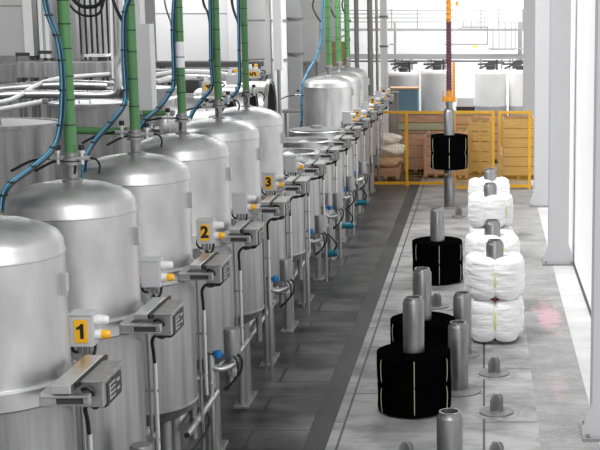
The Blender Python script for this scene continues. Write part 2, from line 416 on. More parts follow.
    # lid lock: rail, sliding block, drive box
    rl = link('lock_rail', cached('rail', lambda: MB().box(0.42, 0.665, -0.49, -0.44, 2.060, 2.075).box(0.42, 0.665, -0.49, -0.44, 2.022, 2.030).box(0.42, 0.50, -0.485, -0.44, 2.030, 2.060).box(0.635, 0.665, -0.485, -0.44, 2.030, 2.060).box(0.40, 0.46, -0.44, -0.16, 2.00, 2.07).mesh('lock_rail', M['steel'])), t, bevel=0.003)
    link('slot', cached('slot', lambda: MB().box(0.50, 0.635, -0.48, -0.46, 2.030, 2.060).mesh('slot', M['dark'])), rl)
    y0_ = -0.485 if Y < 7 else -0.38
    link('lock_block', cached('block%g' % y0_, lambda: MB().box(0.475, 0.575 if Y < 7 else 0.56, y0_, 0.10, 2.08, 2.128 if Y < 7 else 2.118).box(0.535, 0.56, -0.16, 0.16, 2.05, 2.08).mesh('lock_block', M['steel_bright'])), t, bevel=0.005)
    link('black_strip', cached('bstr', lambda: MB().box(0.576, 0.592, -0.43, 0.12, 2.10, 2.124).mesh('black_strip', M['rubber'])), t)
    db = link('drive_box', cached('dbox', lambda: MB().box(0.595, 0.70, -0.36, 0.02, 1.975, 2.105).box(0.585, 0.71, -0.37, 0.03, 2.105, 2.117).box(0.45, 0.60, -0.20, -0.04, 1.99, 2.05).mesh('drive_box', M['steel_body'])), t, bevel=0.004)
    pn = link('display_panel', cached('dpan', lambda: MB().box(0.700, 0.706, -0.30, -0.04, 1.965, 2.085).mesh('display_panel', M['panel'])), db)
    def marks():
        m_ = MB()
        for z in (1.985, 2.01, 2.035, 2.06): m_.box(0.706, 0.708, -0.25, -0.16, z, z + 0.009)
        m_.box(0.706, 0.708, -0.262, -0.25, 1.985, 2.069).box(0.706, 0.708, -0.13, -0.08, 2.045, 2.06).box(0.706, 0.708, -0.13, -0.08, 2.0, 2.012)
        return m_.mesh('panel_marks', M['mark'])
    link('panel_marks', cached('dmk', marks), db)
    link('hook_hose', cached('hkh', lambda: MB().tube([(0.60, -0.385, 2.075), (0.63, -0.39, 2.085), (0.655, -0.39, 2.07), (0.66, -0.385, 2.045)], 0.010, 6).mesh('hook_hose', M['rubber'])), db)
    link('control_cable', cached('ccab', lambda: MB().tube([(0.68, -0.20, 1.965), (0.64, -0.15, 1.92), (0.52, 0.0, 1.89), (0.455, 0.12, 1.82), (0.44, 0.20, 1.72), (0.44, 0.22, 1.60)], 0.012, 8).tube([(0.66, -0.30, 1.965), (0.60, -0.18, 1.915), (0.53, -0.02, 1.88)], 0.009, 6).mesh('control_cable', M['rubber'])), t)
    cd = link('conduit', cached('cond', lambda: MB().cyl((0.44, 0.22, 0.95), (0.44, 0.22, 1.64), 0.016, n=10).mesh('conduit', M['steel_bright'])), t)
    for zc_ in (1.44, 1.10): link('clip', cached('clip', lambda: MB().box(0.34, 0.46, 0.21, 0.225, 0, 0.02).mesh('clip', M['steel_dark'])), cd, (0, 0, zc_))
    # slim standing pipes along the body
    link('drain_pipe', cached('dpp', lambda: MB().cyl((0.30, 0.34, 0.55), (0.30, 0.34, 1.95), 0.03, n=12).cyl((0.38, 0.30, 0.7), (0.38, 0.30, 1.93), 0.012, n=8).mesh('drain_pipe', M['steel_body'])), t)
    return t

ST = [
 (6.85, 'closed', '1', 'nearest domed steel vessel at the left edge, with a yellow number 1 plate'),
 (8.33, 'closed', None, 'domed steel vessel with no number plate, between the vessels numbered 1 and 2'),
 (9.89, 'closed', '2', 'domed steel vessel whose grey signal box carries a yellow number 2'),
 (11.45, 'closed', None, 'domed steel vessel with no number plate, between the vessels numbered 2 and 3'),
 (13.03, 'closed', '3', 'domed steel vessel whose grey signal box carries a yellow number 3'),
 (14.57, 'closed', None, 'domed steel vessel with no number plate, last with its lid shut before the open ones'),
 (16.13, 'open', '4', 'steel vessel with its lid swung open and a sideways number 4'),
 (17.69, 'open', None, 'steel vessel with lid swung open and no number, between vessels 4 and 5'),
 (19.25, 'open', '5', 'steel vessel with its round lid swung open showing a dark mouth, sideways number 5'),
 (20.81, 'flat', None, 'steel vessel with no domed lid, between open vessel 5 and tall vessel 6'),
 (22.40, 'tall', '6', 'tall lidded steel vessel with the number 6, beyond the vessels standing open'),
 (23.95, 'tall', None, 'tall lidded steel vessel without number, between vessels 6 and 7'),
 (25.50, 'tall', '7', 'far tall lidded steel vessel with the number 7'),
 (27.05, 'flat', None, 'far low steel vessel without number, between vessels 7 and 8'),
 (28.40, 'flat', '8', 'farthest steel vessel in the row, with the number 8'),
]
for Y, k, n, l in ST: vessel(Y, k, n, l)

# ------------------------------------------------------------------ green riser pipes with hose bundles
def riser(Y, label, z0=3.03, r=0.037, z1=5.6, white=None, lean=0.0, X=-2.64):
    t = thing('green_pipe', label, 'pipe', (X + 0.022, Y, z0), 'green riser pipes above the vessels')
    MB().cyl((0, 0, 0), (lean, 0, z1 - z0), r, n=20).build('pipe', M['green'], t)
    MB().lathe([(r * 1.5, 0), (r * 1.5, 0.02), (r * 1.1, 0.025), (r * 1.1, 0.05)], 20).build('flange', M['steel_dark'], t)
    z = 0.22
    while z0 + z < 4.3:
        MB().lathe([(r * 1.06, z), (r * 1.06, z + 0.008)], 16).build('cable_tie', M['tie'], t)
        z += random.uniform(0.14, 0.22)
    if white:
        MB().lathe([(r * 1.03, white[0] - z0), (r * 1.03, white[1] - z0)], 20).build('white_band', M['white_paint'], t)
    return t
RL = ['thick green pipe standing on the unnumbered vessel next to vessel 1', 'green pipe standing on vessel 2, beside the white square duct', 'green pipe with a white band, on the vessel between 2 and 3',
      'green pipe standing on vessel 3', 'green pipe standing on the last shut vessel before the open ones', 'green pipe above tall vessel 6', 'green pipe above the unnumbered tall vessel between 6 and 7', 'green pipe above far tall vessel 7']
for i, Y in enumerate((8.33, 9.89, 11.45, 13.03, 14.57)):
    riser(Y, RL[i], white=(3.47, 3.69) if i == 2 else None, r=0.037 if i else 0.038)
for i, Y in enumerate((22.4, 23.95, 25.5)): riser(Y, RL[5 + i], z0=2.96, r=0.05)

def up(p):
    return [p + Vector((0, 0, h)) for h in (1.5, 1.1, 0.75, 0.45, 0.25, 0.1)]
def bundle(label, pts, Y, spread=0.012, col='blue', black=True):
    """pts: picture positions with their own depth offsets, hose bundle tied to a riser"""
    P = [at(a, b, Y + d) for a, b, d in pts]
    P = up(P[0]) + P
    t = thing('hose_bundle', label, 'hose', P[-1], 'blue hose bundles')
    Q = [p - P[-1] for p in P]
    MB().tube(Q, 0.011, 8, 8).build('blue_hose', M['blue'], t)
    MB().tube([q + Vector((-0.019, -0.002, 0.0)) for q in Q], 0.009, 8, 8).build('blue_hose', M['blue'], t)
    MB().tube([q + Vector((-0.010, -0.014, 0.006)) for q in Q], 0.005, 8, 8).build('light_hose', M['paleblue'], t)
    if black: MB().tube([q + Vector((0.002, -0.012, -0.014)) for q in Q], 0.007, 8, 8).build('black_cable', M['rubber'], t)
    for q in Q[2:-1]:
        MB().lathe([(0.027, -0.005), (0.027, 0.005)], 12, Matrix.Translation(q + Vector((-0.008, 0, 0)))).build('hose_tie', M['tie'], t)
bundle('blue and black hose bundle left of the nearest green pipe', [(45, -10, -.05), (50, 15, -.05), (58, 35, -.05), (62.5, 60, -.05), (64, 90, -.05), (62, 125, -.05), (55, 147, -.1), (35, 166, -.2), (13, 182, -.3), (5, 195, -.33), (3, 210, -.35)], 8.3)
bundle('blue hose bundle curving off the green pipe of vessel 2', [(134, -10, -.05), (126, 12, -.05), (125, 50, -.05), (127, 90, -.05), (125, 105, -.1), (112, 122, -.15), (95, 142, -.2), (87, 158, -.25), (84, 180, -.25)], 9.9)
bundle('blue hose bundle curving off the white-banded green pipe', [(176, -10, -.05), (174, 30, -.05), (175, 80, -.05), (171, 92, -.1), (160, 107, -.15), (147, 119, -.2), (141, 128, -.2)], 11.45)
bundle('blue hose bundle below the green pipe of vessel 3', [(211, -10, -.05), (212, 60, -.05), (213, 85, -.05), (204, 98, -.1), (196, 108, -.15), (191, 118, -.2)], 13.0)
bundle('blue hose bundle at the green pipe of the last shut vessel', [(239, -10, -.05), (240, 50, -.05), (240, 84, -.05), (233, 96, -.1), (226, 104, -.15), (221, 112, -.2)], 14.5)
bundle('blue hose bundle hanging left of tall vessel 6', [(324, -12, 0.7), (322, 30, 0.7), (320, 48, 0.6), (315, 60, .5), (308, 72, .3), (303, 85, .1), (302, 105, 0), (302, 122, 0), (297, 134, 0)], 22.4, black=False)

# fittings beside the necks
def fitting(px, py, Y, label):
    p = at(px, py, Y)
    t = thing('valve_fitting', label, 'valve', p, 'small air valves at the vessel necks')
    MB().cyl((-0.05, 0, 0), (0.05, 0, 0), 0.014, n=10).cyl((0, 0, -0.04), (0, 0, 0.05), 0.012, n=10).lathe([(0.022, 0.03), (0.022, 0.05)], 10).build('valve_body', M['steel_bright'], t)
    MB().cyl((0, 0, 0.05), (0, 0, 0.085), 0.02, n=10).build('handle', M['rubber'], t)
    MB().tube([(0.05, 0, 0), (0.09, 0, -0.01), (0.11, 0, -0.05), (0.10, 0, -0.10)], 0.008, 6).build('elbow_hose', M['rubber'], t)
    d = MB().tube([(-0.05, 0, 0), (-0.1, 0.02, -0.01), (-0.2, 0.05, -0.03), (-0.32, 0.05, -0.09)], 0.009, 6).build('feed_hose', M['rubber'], t)
FL = [(58, 158, 8.3, 'small steel valve left of the nearest green pipe foot'), (82, 158, 8.3, 'small steel valve right of the nearest green pipe foot'),
      (122, 132, 9.9, 'small steel valve with black handle left of the green pipe foot on vessel 2'), (147, 134, 9.9, 'small steel valve right of the green pipe foot on vessel 2'),
      (168, 118, 11.4, 'small valve left of the white-banded pipe foot'), (207, 107, 13.0, 'small valve left of the pipe foot on vessel 3'), (228, 100, 13.0, 'small valve right of the pipe foot on vessel 3'),
      (237, 95, 14.5, 'small valve left of the pipe foot on the last shut vessel'), (254, 92, 14.5, 'small valve right of the pipe foot on the last shut vessel'),
      (298, 95, 22.3, 'small valve on the hose beside tall vessel 6')]
for f in FL: fitting(*f)

# ------------------------------------------------------------------ valve pots, pumps, low pipes along the aisle side
def pot(Y, label, s=1.0):
    t = thing('valve_pot', label, 'valve', (-2.14, Y, 0.20), 'cylindrical valve pots on the aisle side')
    MB().lathe([(0.066, 0.86), (0.07, 0.865), (0.07, 1.085), (0.064, 1.095), (0, 1.097)], 28).build('pot', M['steel_dark'], t)
    MB().cyl((0, 0, 0.68), (0, 0, 0.87), 0.028, n=14).lathe([(0.05, 0.70), (0.05, 0.73)], 16).build('stem', M['steel'], t)
    MB().cyl((-0.17, -0.08, 0.60), (-0.17, -0.08, 0.92), 0.035, n=14).lathe([(0.055, 0.62), (0.055, 0.65)], 14, Matrix.Translation((-0.17, -0.08, 0))).cyl((-0.17, -0.08, -0.20), (-0.17, -0.08, 0.6), 0.022, n=12).build('branch_pipe', M['steel'], t)
    MB().lathe([(0.0, -0.03), (0.022, -0.024), (0.03, 0), (0.022, 0.024), (0, 0.03)], 14, Matrix.Translation((-0.10, -0.11, 0.90)) @ Matrix.Scale(1.3, 4)).cyl((-0.10, -0.11, 0.90), (-0.06, -0.11, 0.90), 0.012).build('blue_knob', M['knob'], t)
    MB().cyl((-0.20, -0.11, 0.90), (-0.12, -0.11, 0.90), 0.007, n=8).cyl((-0.22, -0.11, 0.90), (-0.20, -0.11, 0.90), 0.014, n=8).build('knob_rod', M['dark'], t)
    MB().tube([(0.05, -0.04, 0.88), (0.09, -0.06, 0.84), (0.08, -0.07, 0.74), (0.02, -0.08, 0.66), (-0.05, -0.1, 0.58)], 0.011, 6).tube([(0.02, -0.06, 0.87), (0.06, -0.08, 0.80), (0.04, -0.09, 0.68), (-0.06, -0.12, 0.60)], 0.009, 6).build('cable', M['rubber'], t)
    MB().tube([(-0.17, -0.08, 0.78), (-0.08, -0.08, 0.76), (0.02, -0.02, 0.79)], 0.03, 10).build('cross_pipe', M['steel'], t)
pot(7.9, 'valve pot cut off by the bottom edge, below the vessel next to vessel 1')
pot(10.9, 'valve pot with blue knob below the vessel between 2 and 3')
pot(14.0, 'valve pot with blue knob below the last shut vessel')
pot(17.0, 'valve pot with blue knob beside open vessel 4')
pot(19.05, 'valve pot with blue knob beside open vessel 5')
pot(20.95, 'valve pot with blue knob just before tall vessel 6')
pot(23.1, 'farthest valve pot with blue knob, beyond vessel 6')
for Y, l in ((19.3, 'nearest teal pump low beside the valve pots'), (21.8, 'middle teal pump low beside the aisle'), (24.4, 'farthest teal pump low beside the aisle')):
    t = thing('pump', l, 'pump', (-2.33, Y, 0), 'teal pumps on the aisle side')
    MB().cyl((-0.04, 0, 0.36), (0.12, 0, 0.36), 0.055, n=18).cyl((0.12, 0, 0.36), (0.15, 0, 0.36), 0.045, n=18).build('motor', M['teal'], t)
    MB().cyl((-0.12, 0, 0.36), (-0.04, 0, 0.36), 0.07, n=18).cyl((-0.08, 0, 0.36), (-0.08, 0, 0.7), 0.03).build('pump_head', M['steel_dark'], t)
    MB().cyl((-0.08, 0, 0.0), (-0.08, 0, 0.30), 0.03, n=10).cyl((0.05, 0, 0.0), (0.05, 0, 0.31), 0.012, n=8).build('stand', M['steel_dark'], t)
    MB().tube([(0.1, -0.02, 0.40), (0.14, -0.05, 0.5), (0.06, -0.06, 0.62), (-0.05, -0.02, 0.7)], 0.012, 6).build('cable', M['rubber'], t)
# low pipes running along the row
def lowpipe(y0, y1, z, x, r, label, mat_='steel'):
    t = thing('floor_pipe', label, 'pipe', (x, y0, z), 'pipes running low along the vessels')
    MB().lathe([(r * 0.75, 0.02), (r * 0.75, 0), (r, 0), (r, y1 - y0)], 16, Matrix.Rotation(-pi / 2, 4, 'X'), caps=(False, True)).build('pipe', M[mat_], t)
    MB().cyl((0, 0.0, 0), (0, 0.025, 0), r * 0.74, n=12).build('bore', M['hole'], t)
    n = max(1, int((y1 - y0) / 1.2))
    for i in range(n):
        yy = (i + 0.5) * (y1 - y0) / n
        MB().cyl((0, yy, -z), (0, yy, -r), 0.018, n=8).build('support', M['steel_dark'], t)
lowpipe(9.85, 11.0, 0.70, -2.31, 0.03, 'open-ended pipe slanting below the valve with the blue knob, near the bottom')
lowpipe(12.3, 14.85, 0.62, -2.42, 0.028, 'low pipe running beneath vessel 3')
lowpipe(15.4, 17.9, 0.60, -2.42, 0.028, 'low pipe running beneath the open vessels')
t = thing('drain_hose', 'black hose hanging in a loop under the open-ended pipe', 'hose', (-2.31, 10.3, 0.67))
MB().tube([(0, 0.3, 0.0), (0.03, 0.25, -0.09), (0.0, 0.0, -0.17), (-0.04, -0.4, -0.16), (-0.10, -0.55, -0.06)], 0.012, 8).build('hose', M['rubber'], t)
for i, (Y, l) in enumerate(((13.45, 'horizontal elbow pipe under vessel 3'), (11.9, 'horizontal elbow pipe under the vessel between 2 and 3'), (15.2, 'elbow pipe under the last shut vessel'), (10.3, 'elbow pipe under vessel 2'))):
    t = thing('elbow_pipe', l, 'pipe', (-2.64, Y - 0.42, 0.8), 'elbow pipes under the vessels')
    MB().tube([(0, 0, 0.02), (0.0, 0.0, -0.06), (0.05, 0.03, -0.12), (0.18, 0.2, -0.08), (0.26, 0.40, 0.05)], 0.045, 14, 6).build('pipe', M['steel'], t)

# ------------------------------------------------------------------ spindles, pegs, yarn packages
def tube_profile(r, h, z0=0.0):
    return [(r * 0.98, z0), (r, z0 + 0.01), (r, h - 0.05), (r * 0.97, h - 0.045), (r * 0.80, h - 0.012), (r * 0.80, h), (r * 0.68, h), (r * 0.66, h - 0.02), (r * 0.66, h - 0.12), (0, h - 0.12)]
def spindle(x, y, h, label, base=0.24, z0=0.0, grp='bare steel spindles', nm='steel_spindle'):
    t = thing(nm, label, 'spindle', (x, y, 0), grp)
    MB().lathe(tube_profile(0.106, h, z0 + 0.02), 40).build('tube', M['tube'], t)
    MB().lathe([(0.065, h - 0.115), (0.0, h - 0.112)], 24, caps=(False, False)).build('bore', M['hole'], t)
    if base: MB().lathe([(base, 0), (base, 0.014), (0.12, 0.018), (0.115, 0.03), (0, 0.03)], 40).build('base_disc', M['peg'], t)
    return t
spindle(-0.28, 10.32, 0.75, 'nearest bare steel spindle, cut by the bottom edge')
spindle(-0.27, 13.40, 0.745, 'bare steel spindle standing right behind the nearest black yarn package')
spindle(-0.25, 14.85, 0.74, 'bare steel spindle beside the foot of the nearest white yarn stack', base=0.2)
spindle(-0.69, 26.1, 0.66, 'far steel spindle standing under the hoisted black yarn package', base=0.2)

def yarn_mesh(r, z0, z1, tiers, m, nm, lobes=0, seed=0, crease=0.0):
    rnd = random.Random(seed)
    prof = []
    hh = (z1 - z0) / tiers
    for k in range(tiers):
        a = z0 + k * hh; b = a + hh
        n = 12 if not lobes else 22
        for i in range(n + 1):
            u = i / n
            e = (abs(2 * u - 1)) ** (9 if not lobes else 3)
            prof.append((r * (1 - (0.035 if not lobes else 0.22) * e) , a + hh * (0.5 - 0.5 * cos(pi * u)) * 0.999 + 0.0005))
    if lobes: prof = [(0.095, z0 + 0.04)] + prof + [(r * 0.70, z1 + 0.014), (r * 0.60, z1 + 0.012), (r * 0.48, z1 - 0.02), (r * 0.38, z1 - 0.07), (0.11, z1 - 0.14)]
    else: prof = [(0.095, z0 + 0.004)] + prof + [(r * 0.86, z1 + 0.008), (r * 0.5, z1 + 0.012), (0.11, z1 - 0.01)]
    zm = (z0 + z1) / 2
    zf = (lambda a, z: zm + (z - zm) * (0.80 + 0.20 * abs(sin((a + pi / 2) * lobes / 2)) ** 0.6)) if lobes else None
    ph = [rnd.uniform(0, 6.28) for _ in range(12)]
    def rf(a, z):
        if lobes:
            q = abs(sin((a + pi / 2) * lobes / 2))
            k = 0.83 + 0.17 * (q ** 0.55)
            zz = (z - z0) / hh; t_ = int(min(zz, tiers - 0.001)); zz -= t_
            c = crease * (sin(a * 3 + ph[0] + zz * 21 + 2 * sin(a * 2 + ph[3])) * 0.4 + sin(-a * 4 + ph[1] + zz * 37) * 0.35 + 0.3 * sin(a * 5 + zz * 55 + ph[2]))
            return k + c + 0.02 * sin(a + ph[4] + t_ * 2)
        return 1 + 0.010 * sin(3 * a + ph[0] + z * 5) + 0.006 * sin(7 * a + ph[1] + z * 13)
    return MB().lathe(prof, 96 if lobes else 64, rf=rf, caps=(False, False), zf=zf).mesh(nm, m)

def black_pack(x, y, label, zb=0.02, h=0.59, seed=1, rot=0.0, tube_top=1.10, base=True, zt=None):
    t = thing('black_yarn_package', label, 'yarn package', (x, y, 0), 'black yarn packages', rot)
    link('yarn', yarn_mesh(0.368, zb, zb + h, 2, M['black_yarn'], 'yarn', seed=seed), t)
    MB().lathe(tube_profile(0.106, tube_top, (zt if zt is not None else 0.02)), 40).build('tube', M['tube'], t)
    MB().lathe([(0.065, tube_top - 0.115), (0.0, tube_top - 0.112)], 24, caps=(False, False)).build('bore', M['hole'], t)
    for k in range(6):
        a = 2 * pi * k / 6 - pi / 2 - 0.02
        c = Vector((cos(a), sin(a), 0)); hh = h / 2
        for j in (0, 1):
            z = zb + j * hh
            MB().tube([c * 0.36 + Vector((0, 0, z + 0.004)), c * 0.374 + Vector((0, 0, z + hh * 0.2)), c * 0.377 + Vector((0, 0, z + hh * 0.7)), c * 0.358 + Vector((0, 0, z + hh * 0.98))], 0.004, 6).build('tie_string', M['string'], t)
    if base: MB().lathe([(0.2, 0), (0.2, 0.012), (0, 0.014)], 32).build('base_disc', M['peg'], t)
    return t
black_pack(-0.70, 12.77, 'nearest and largest black yarn package on its steel tube', seed=1, rot=0.08, tube_top=1.15)
black_pack(-0.70, 14.62, 'black yarn package partly hidden behind the nearest one', seed=2, h=0.47, tube_top=1.07)
black_pack(-0.68, 19.0, 'black yarn package on the floor left of the white stacks, farthest on the floor', seed=3, rot=0.12)
black_pack(-0.69, 26.1, 'black yarn package hanging in the air from the orange hoist', zb=0.80, h=0.66, seed=4, rot=0.05, tube_top=1.98, base=False, zt=0.70)

WL = [(0.13, 15.6, 'nearest white yarn stack, two tiers tied with yellow-green string', 0.0), (0.11, 17.1, 'white yarn stack directly behind the nearest one', 0.5),
      (0.10, 20.75, 'third white yarn stack from the front', 0.9), (0.10, 22.6, 'farthest white yarn stack, near the yellow fence', 0.2)]
for i, (x, y, l, rz) in enumerate(WL):
    t = thing('white_yarn_stack', l, 'yarn package', (x, y, 0), 'white yarn stacks')
    for j in (0, 1):
        o = link('yarn_tier', yarn_mesh(0.372, 0.02 + j * 0.515, 0.535 + j * 0.51, 1, M['white_yarn'], 'yarn_tier', lobes=5, seed=10 + i * 2 + j, crease=0.018), t)
        o.rotation_euler.z = rz
    MB().lathe(tube_profile(0.106, 1.22, 0.02), 40).build('tube', M['tube'], t)
    MB().lathe([(0.065, 1.105), (0.0, 1.108)], 24, caps=(False, False)).build('bore', M['hole'], t)
    MB().lathe([(0.22, 0), (0.22, 0.03), (0.10, 0.05)], 32).build('base_disc', M['peg'], t)
    a = -pi / 2 + rz
    c = Vector((cos(a), sin(a), 0))
    for j in (0, 1):
        z = 0.05 + j * 0.5
        MB().tube([c * 0.25 + Vector((0, 0, z + 0.08)), c * 0.318 + Vector((0, 0, z + 0.16)), c * 0.322 + Vector((0, 0, z + 0.3)), c * 0.27 + Vector((0, 0, z + 0.42))], 0.008, 6).build('tie_string', M['ystring'], t)
    if i == 0:
        MB().lathe([(0, -0.018), (0.02, 0), (0, 0.018)], 10, Matrix.Translation(c * 0.27 + Vector((0, 0, 0.55)))).build('red_knot', M['redknot'], t)

def peg(x, y, label, m='peg', ring=True, s=1.0):
    t = thing('floor_peg', label, 'floor fitting', (x, y, 0), 'floor pegs for the yarn packages')
    MB().lathe([(0.17 * s, 0), (0.17 * s, 0.016), (0.165 * s, 0.02), (0, 0.022)], 36).build('disc', M[m], t)
    arch = [(-0.075, 0.02), (0.075, 0.02), (0.075, 0.13), (0.062, 0.165), (0.038, 0.185), (-0.038, 0.185), (-0.062, 0.165), (-0.075, 0.13)]
    for a in (radians(35), radians(-55)):
        MB().prism(arch, -0.008, 0.008, Matrix.Rotation(a, 4, 'Z')).build('fin', M[m], t)
    if ring: MB().lathe([(0.235, 0), (0.235, 0.002), (0.165, 0.002), (0.165, 0)], 40).build('worn_ring', M['worn_ring'], t)
peg(0.11, 14.05, 'floor peg with crossed fins in front of the nearest white stack')
peg(0.125, 12.65, 'floor peg with crossed fins, right of the nearest black package')
peg(0.11, 11.2, 'floor peg cut by the bottom edge, right of the nearest bare spindle')
peg(-0.69, 11.2, 'floor peg cut by the bottom edge, in front of the nearest black package')
peg(-0.64, 17.3, 'floor peg with crossed fins in front of the farthest floor-standing black package')
peg(-0.48, 25.0, 'small far floor peg below the hoisted black package', ring=False, s=0.8)

# ------------------------------------------------------------------ hoist
hx, hy = -0.69, 26.1
t = thing('hoist', 'orange hoist with dark red coiled hose hanging over the far spindle', 'hoist', (hx, hy, 2.0))
mb = MB()
pts = []
for i in range(0, 23 * 12 + 1):
    a = i / 12 * 2 * pi; z = 0.32 + 1.35 * i / (23 * 12)
    pts.append((0.048 * cos(a), 0.048 * sin(a), z))
mb.tube(pts, 0.014, 5, 1); mb.build('coiled_hose', M['coil_red'], t)
MB().cyl((0, 0, 0.3), (0, 0, 1.68), 0.045, n=12).build('inner_cable', M['coil_core'], t)
mb = MB(); pts = []
for i in range(0, 8 * 12 + 1):
    a = i / 12 * 2 * pi; pts.append((0.04 * cos(a), 0.04 * sin(a), 1.66 + 0.9 * i / 96))
mb.tube(pts, 0.022, 5, 1); mb.cyl((0, 0, 1.66), (0, 0, 2.6), 0.042, n=12); mb.build('orange_sleeve', M['orange'], t)
MB().box(-0.11, 0.13, -0.06, 0.06, 0.12, 0.22).cyl((0, 0, 0.22), (0, 0, 0.34), 0.05, n=16).box(0.07, 0.12, -0.04, 0.04, 0.22, 0.90).box(-0.13, -0.11, -0.02, 0.02, 0.12, 0.34).build('hook_block', M['orange'], t, bevel=0.008)
MB().cyl((0, 0, -0.03), (0, 0, 0.12), 0.05, 0.07, n=16).build('gripper', M['steel_dark'], t)
t2 = thing('hook', 'small orange pendant beside the top of the hoist', 'hook', at(457, 3, 26.1))
MB().cyl((0, 0, 0), (0, 0, 1.0), 0.006, n=6).build('wire', M['beam'], t2)
MB().box(-0.03, 0.03, -0.02, 0.02, -0.05, 0.03).build('pendant', M['orange'], t2, bevel=0.006)

# ------------------------------------------------------------------ yellow fence
def grid_panel(mb, x0, x1, z0, z1, st, r):
    x = x0
    while x < x1: mb.box(x - r, x + r, -r, r, z0, z1); x += st
    z = z0
    while z < z1: mb.box(x0, x1, -r, r, z - r, z + r); z += st
def fence(x0, x1, Y, z1, posts, label, name='safety_fence', st=0.06, r=0.0022, thick=0.025):
    t = thing(name, label, 'fence', ((x0 + x1) / 2, Y, 0))
    cx = (x0 + x1) / 2
    for x in posts:
        MB().box(x - cx - 0.03, x - cx + 0.03, -0.03, 0.03, 0, z1 + 0.01).build('post', M['fence'], t)
    MB().box(x0 - cx, x1 - cx, -thick, thick, z1 - 0.055, z1).build('top_rail', M['fence'], t)
    MB().box(x0 - cx, x1 - cx, -thick, thick, 0.04, 0.10).build('bottom_rail', M['fence'], t)
    mb = MB(); grid_panel(mb, x0 - cx, x1 - cx, 0.1, z1 - 0.05, st, r); mb.build('wire_mesh', M['fence_mesh'], t)
    return t
fence(-2.75, -0.62, 29.3, 1.68, (-2.75, -1.72, -0.66), 'long yellow mesh fence panel left of the hoisted package', st=0.07, r=0.0018)
fence(-0.60, 0.22, 28.6, 1.74, (-0.74, 0.20), 'yellow mesh gate between the hoisted package and the double post', 'fence_gate', st=0.04, r=0.0035)
fence(0.36, 1.02, 28.8, 1.72, (0.34, 1.0), 'yellow mesh fence panel between the double post and the grey columns', 'safety_fence', st=0.035, r=0.0040)

# ------------------------------------------------------------------ goods behind the fence
def crate(px0, px1, zt, Y, d, label, m='wood', n=5, z0=0.0, gap=0.25, frame=True, inner='wood_dark', green=None):
    a = at(px0, 150, Y); b = at(px1, 150, Y); w = b.x - a.x
    t = thing('wooden_crate', label, 'crate', (a.x + w / 2, Y + d / 2, z0), 'wooden crates behind the fence')
    MB().box(-w / 2 + 0.03, w / 2 - 0.03, -d / 2 + 0.03, d / 2 - 0.03, 0.08, zt - z0 - 0.01).build('inner_box', M[inner], t)
    hh = (zt - z0 - 0.1) / n
    for i in range(n):
        MB().box(-w / 2, w / 2, -d / 2, d / 2, 0.1 + i * hh, 0.1 + (i + 1 - gap) * hh).build('board', M['board_green' if i == green else m], t)
    if frame:
        for x in (-w / 2, w / 2 - 0.07, -0.035):
            MB().box(x, x + 0.07, -d / 2 - 0.02, -d / 2, 0.05, zt - z0).build('batten', M[m], t)
    for x in (-w / 2, -0.05, w / 2 - 0.1):
        MB().box(x, x + 0.1, -d / 2, d / 2, 0, 0.09).build('foot', M['wood_dark'], t)
    return t
crate(371, 399, 0.28, 30.2, 0.9, 'low brown crate holding the cream sacks, at the left end behind the fence', 'wood', 3, gap=0.08)
crate(403, 428, 0.95, 31.6, 1.0, 'pinkish crate seen through the long fence panel, left of the hoisted package', 'wood', 3, gap=0.06)
crate(424, 448, 0.98, 30.6, 0.9, 'pinkish crate directly behind the hoisted black package', 'wood', 4, gap=0.08)
crate(388, 449, 1.27, 33.4, 1.0, 'long stack of pinkish boards with one pale green board at the back', 'wood', 6, gap=0.14, frame=False, green=4)
crate(452, 468, 1.15, 30.4, 1.0, 'narrow pale crate right of the hoisted package', 'wood', 3, gap=0.06)
crate(469, 491, 1.30, 31.2, 1.0, 'tan crate behind the gate, left of the double post', 'wood2', 5, gap=0.12)
crate(503, 534, 1.42, 30.4, 1.0, 'tall stack of tan boards at the right end behind the fence', 'wood2', 6, gap=0.06, frame=False)
crate(452, 500, 1.24, 33.6, 1.0, 'wide crate at the back behind the tan crate', 'wood', 5, gap=0.1)
def sack(px, z, Y, sx, sz, label, m, seed):
    p = Vector((at(px, 150, Y).x, Y, z))
    rnd = random.Random(seed)
    ph = [rnd.uniform(0, 6) for _ in range(6)]
    prof = [(0, -0.5)] + [(0.5 * (sin(pi * u) ** 0.35), -0.5 + u) for u in [i / 16 for i in range(1, 16)]] + [(0, 0.5)]
    rf = lambda a, z: 1 + 0.07 * sin(3 * a + ph[0] + 6 * z) + 0.05 * sin(7 * a + ph[1] + 9 * z) + 0.03 * sin(13 * a + ph[2] - 11 * z)
    mb = MB().lathe(prof, 40, Matrix.Diagonal((sx, sx * 0.9, sz, 1)), rf=rf)
    o = mb.build('sack', M[m], loc=p)
    tag(o, label, 'sack', 'sacks on the low brown crate'); return o
sack(386, 0.935, 30.65, 0.72, 0.26, 'upper cream sack, topmost of the pile at the left end behind the fence', 'sack', 1)
sack(388, 0.68, 30.65, 0.86, 0.32, 'middle cream sack bulging at the left end behind the fence', 'sack', 2)
sack(386, 0.42, 30.65, 0.78, 0.30, 'lowest tan sack lying on the low brown crate', 'sack_tan', 3)

